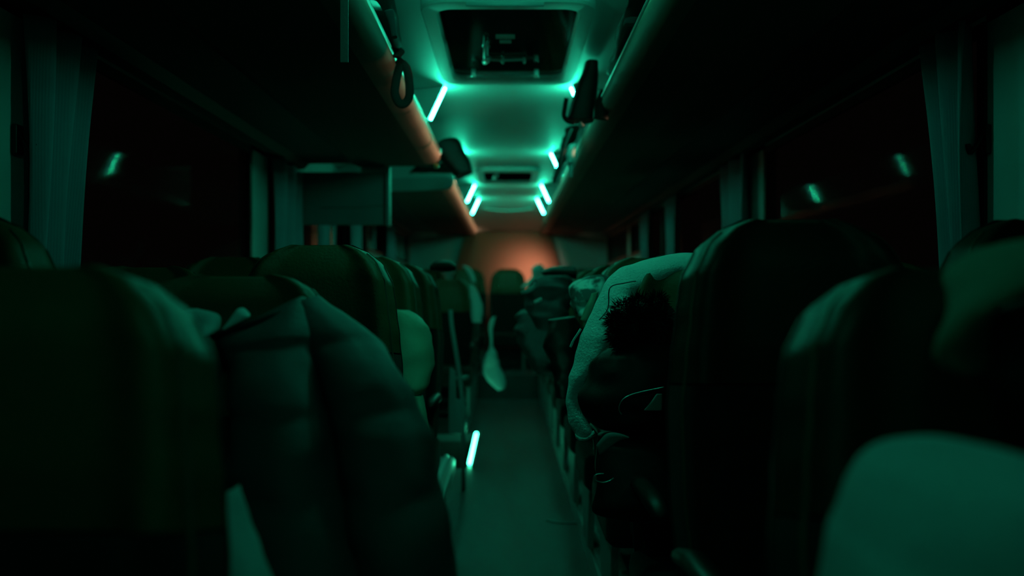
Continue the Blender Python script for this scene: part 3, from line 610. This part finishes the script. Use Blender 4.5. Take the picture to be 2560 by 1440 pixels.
cloth('black_duffel', 'black slack duffel along the right rack below the tripod case', 'bag', [('body', LB([(1412, 325, 1452, 320, 4.5), (1402, 350, 1440, 350, 4.65), (1396, 385, 1425, 385, 4.9), (1388, 420, 1408, 420, 5.3), (1380, 450, 1398, 455, 5.6)], thick=.10, amp=.012, n=40, m=26, seed=45), M['bkcoat']),
      ('strap', pstrap([(1430, 322), (1418, 350), (1408, 385), (1398, 425), (1384, 458)], 4.4, .007, M['strap']), M['strap'])])
cloth('grey_glove', 'grey cloth glove hanging over the right rack lip above the far light strip', 'glove', [('palm', LB([(1424, 362, 1442, 360, 4.42), (1415, 385, 1436, 385, 4.42), (1416, 408, 1434, 408, 4.42)], thick=.02, amp=.004, n=20, m=18, seed=46), M['grey']),
      ('finger', LB([(1420, 405, 1432, 405, 4.42), (1422, 425, 1432, 425, 4.42), (1424, 444, 1431, 444, 4.42)], thick=.012, amp=.002, n=14, m=12, seed=47), M['grey']),
      ('finger', LB([(1414, 405, 1421, 405, 4.42), (1402, 428, 1409, 430, 4.42), (1388, 455, 1395, 458, 4.42)], thick=.010, amp=.002, n=14, m=12, seed=48), M['grey'])])

# ------------------------------------------------------------------ middle door: step light, rail, partition
t = thing('step_light', 'bright pale green step light on the edge of the stairwell in the aisle', 'step light', (-.24, 6.3, 0))
put(obj('diffuser', tube(bmesh.new(), [(-.234, 5.7, .02), (-.234, 6.9, .02)], .011, 8), M['step']), t)
put(obj('housing', B(-.222, -.205, 5.64, 6.98, 0, .028, bev=.004), M['plast'], smooth=False), t)
t = thing('door_rail', 'slanted pale handrail at the middle door, left of the aisle', 'handrail', (-.30, 5.1, 0))
put(obj('rail', tube(bmesh.new(), smooth_pts([P(1126, 775, 5.0), P(1130, 820, 5.0), P(1146, 920, 5.0), P(1156, 1000, 5.0), P(1158, 1040, 5.0)], 20)+[Vector((-.238, 5.0, .0))], .012, 10), M['plast']), t)
put(obj('rail_bracket', tube(bmesh.new(), [P(1140, 945, 5.0), P(1172, 943, 5.0)], .010, 8), M['plast']), t)
a = P(1125, 925, 4.85)
bm = bmesh.new(); x0 = a.x
prof = [(P(1125, 920, 4.85)), (P(1138, 930, 4.85)), (P(1140, 1000, 4.85)), (P(1152, 1000, 4.85)), (P(1156, 1082, 4.85)), (P(1122, 1082, 4.85)), (P(1122, 1000, 4.85))]
f = [bm.verts.new(p) for p in prof]; b = [bm.verts.new(p+Vector((0, .03, 0))) for p in prof]
bm.faces.new(f); bm.faces.new(b[::-1])
for i in range(len(prof)): bm.faces.new((f[i], f[(i+1) % 7], b[(i+1) % 7], b[i]))
put(obj('side_panel', bm, M['plast'], smooth=False), t)
# cable lying across the aisle floor at the right
o = obj('floor_cable', tube(bmesh.new(), smooth_pts([(.325, 4.28, .006), (.28, 4.27, .005), (.22, 4.29, .005), (.18, 4.33, .004)], 16), .004, 8), M['plast'])
tag(o, 'thin cable lying on the aisle floor by the right seat rail', 'cable')
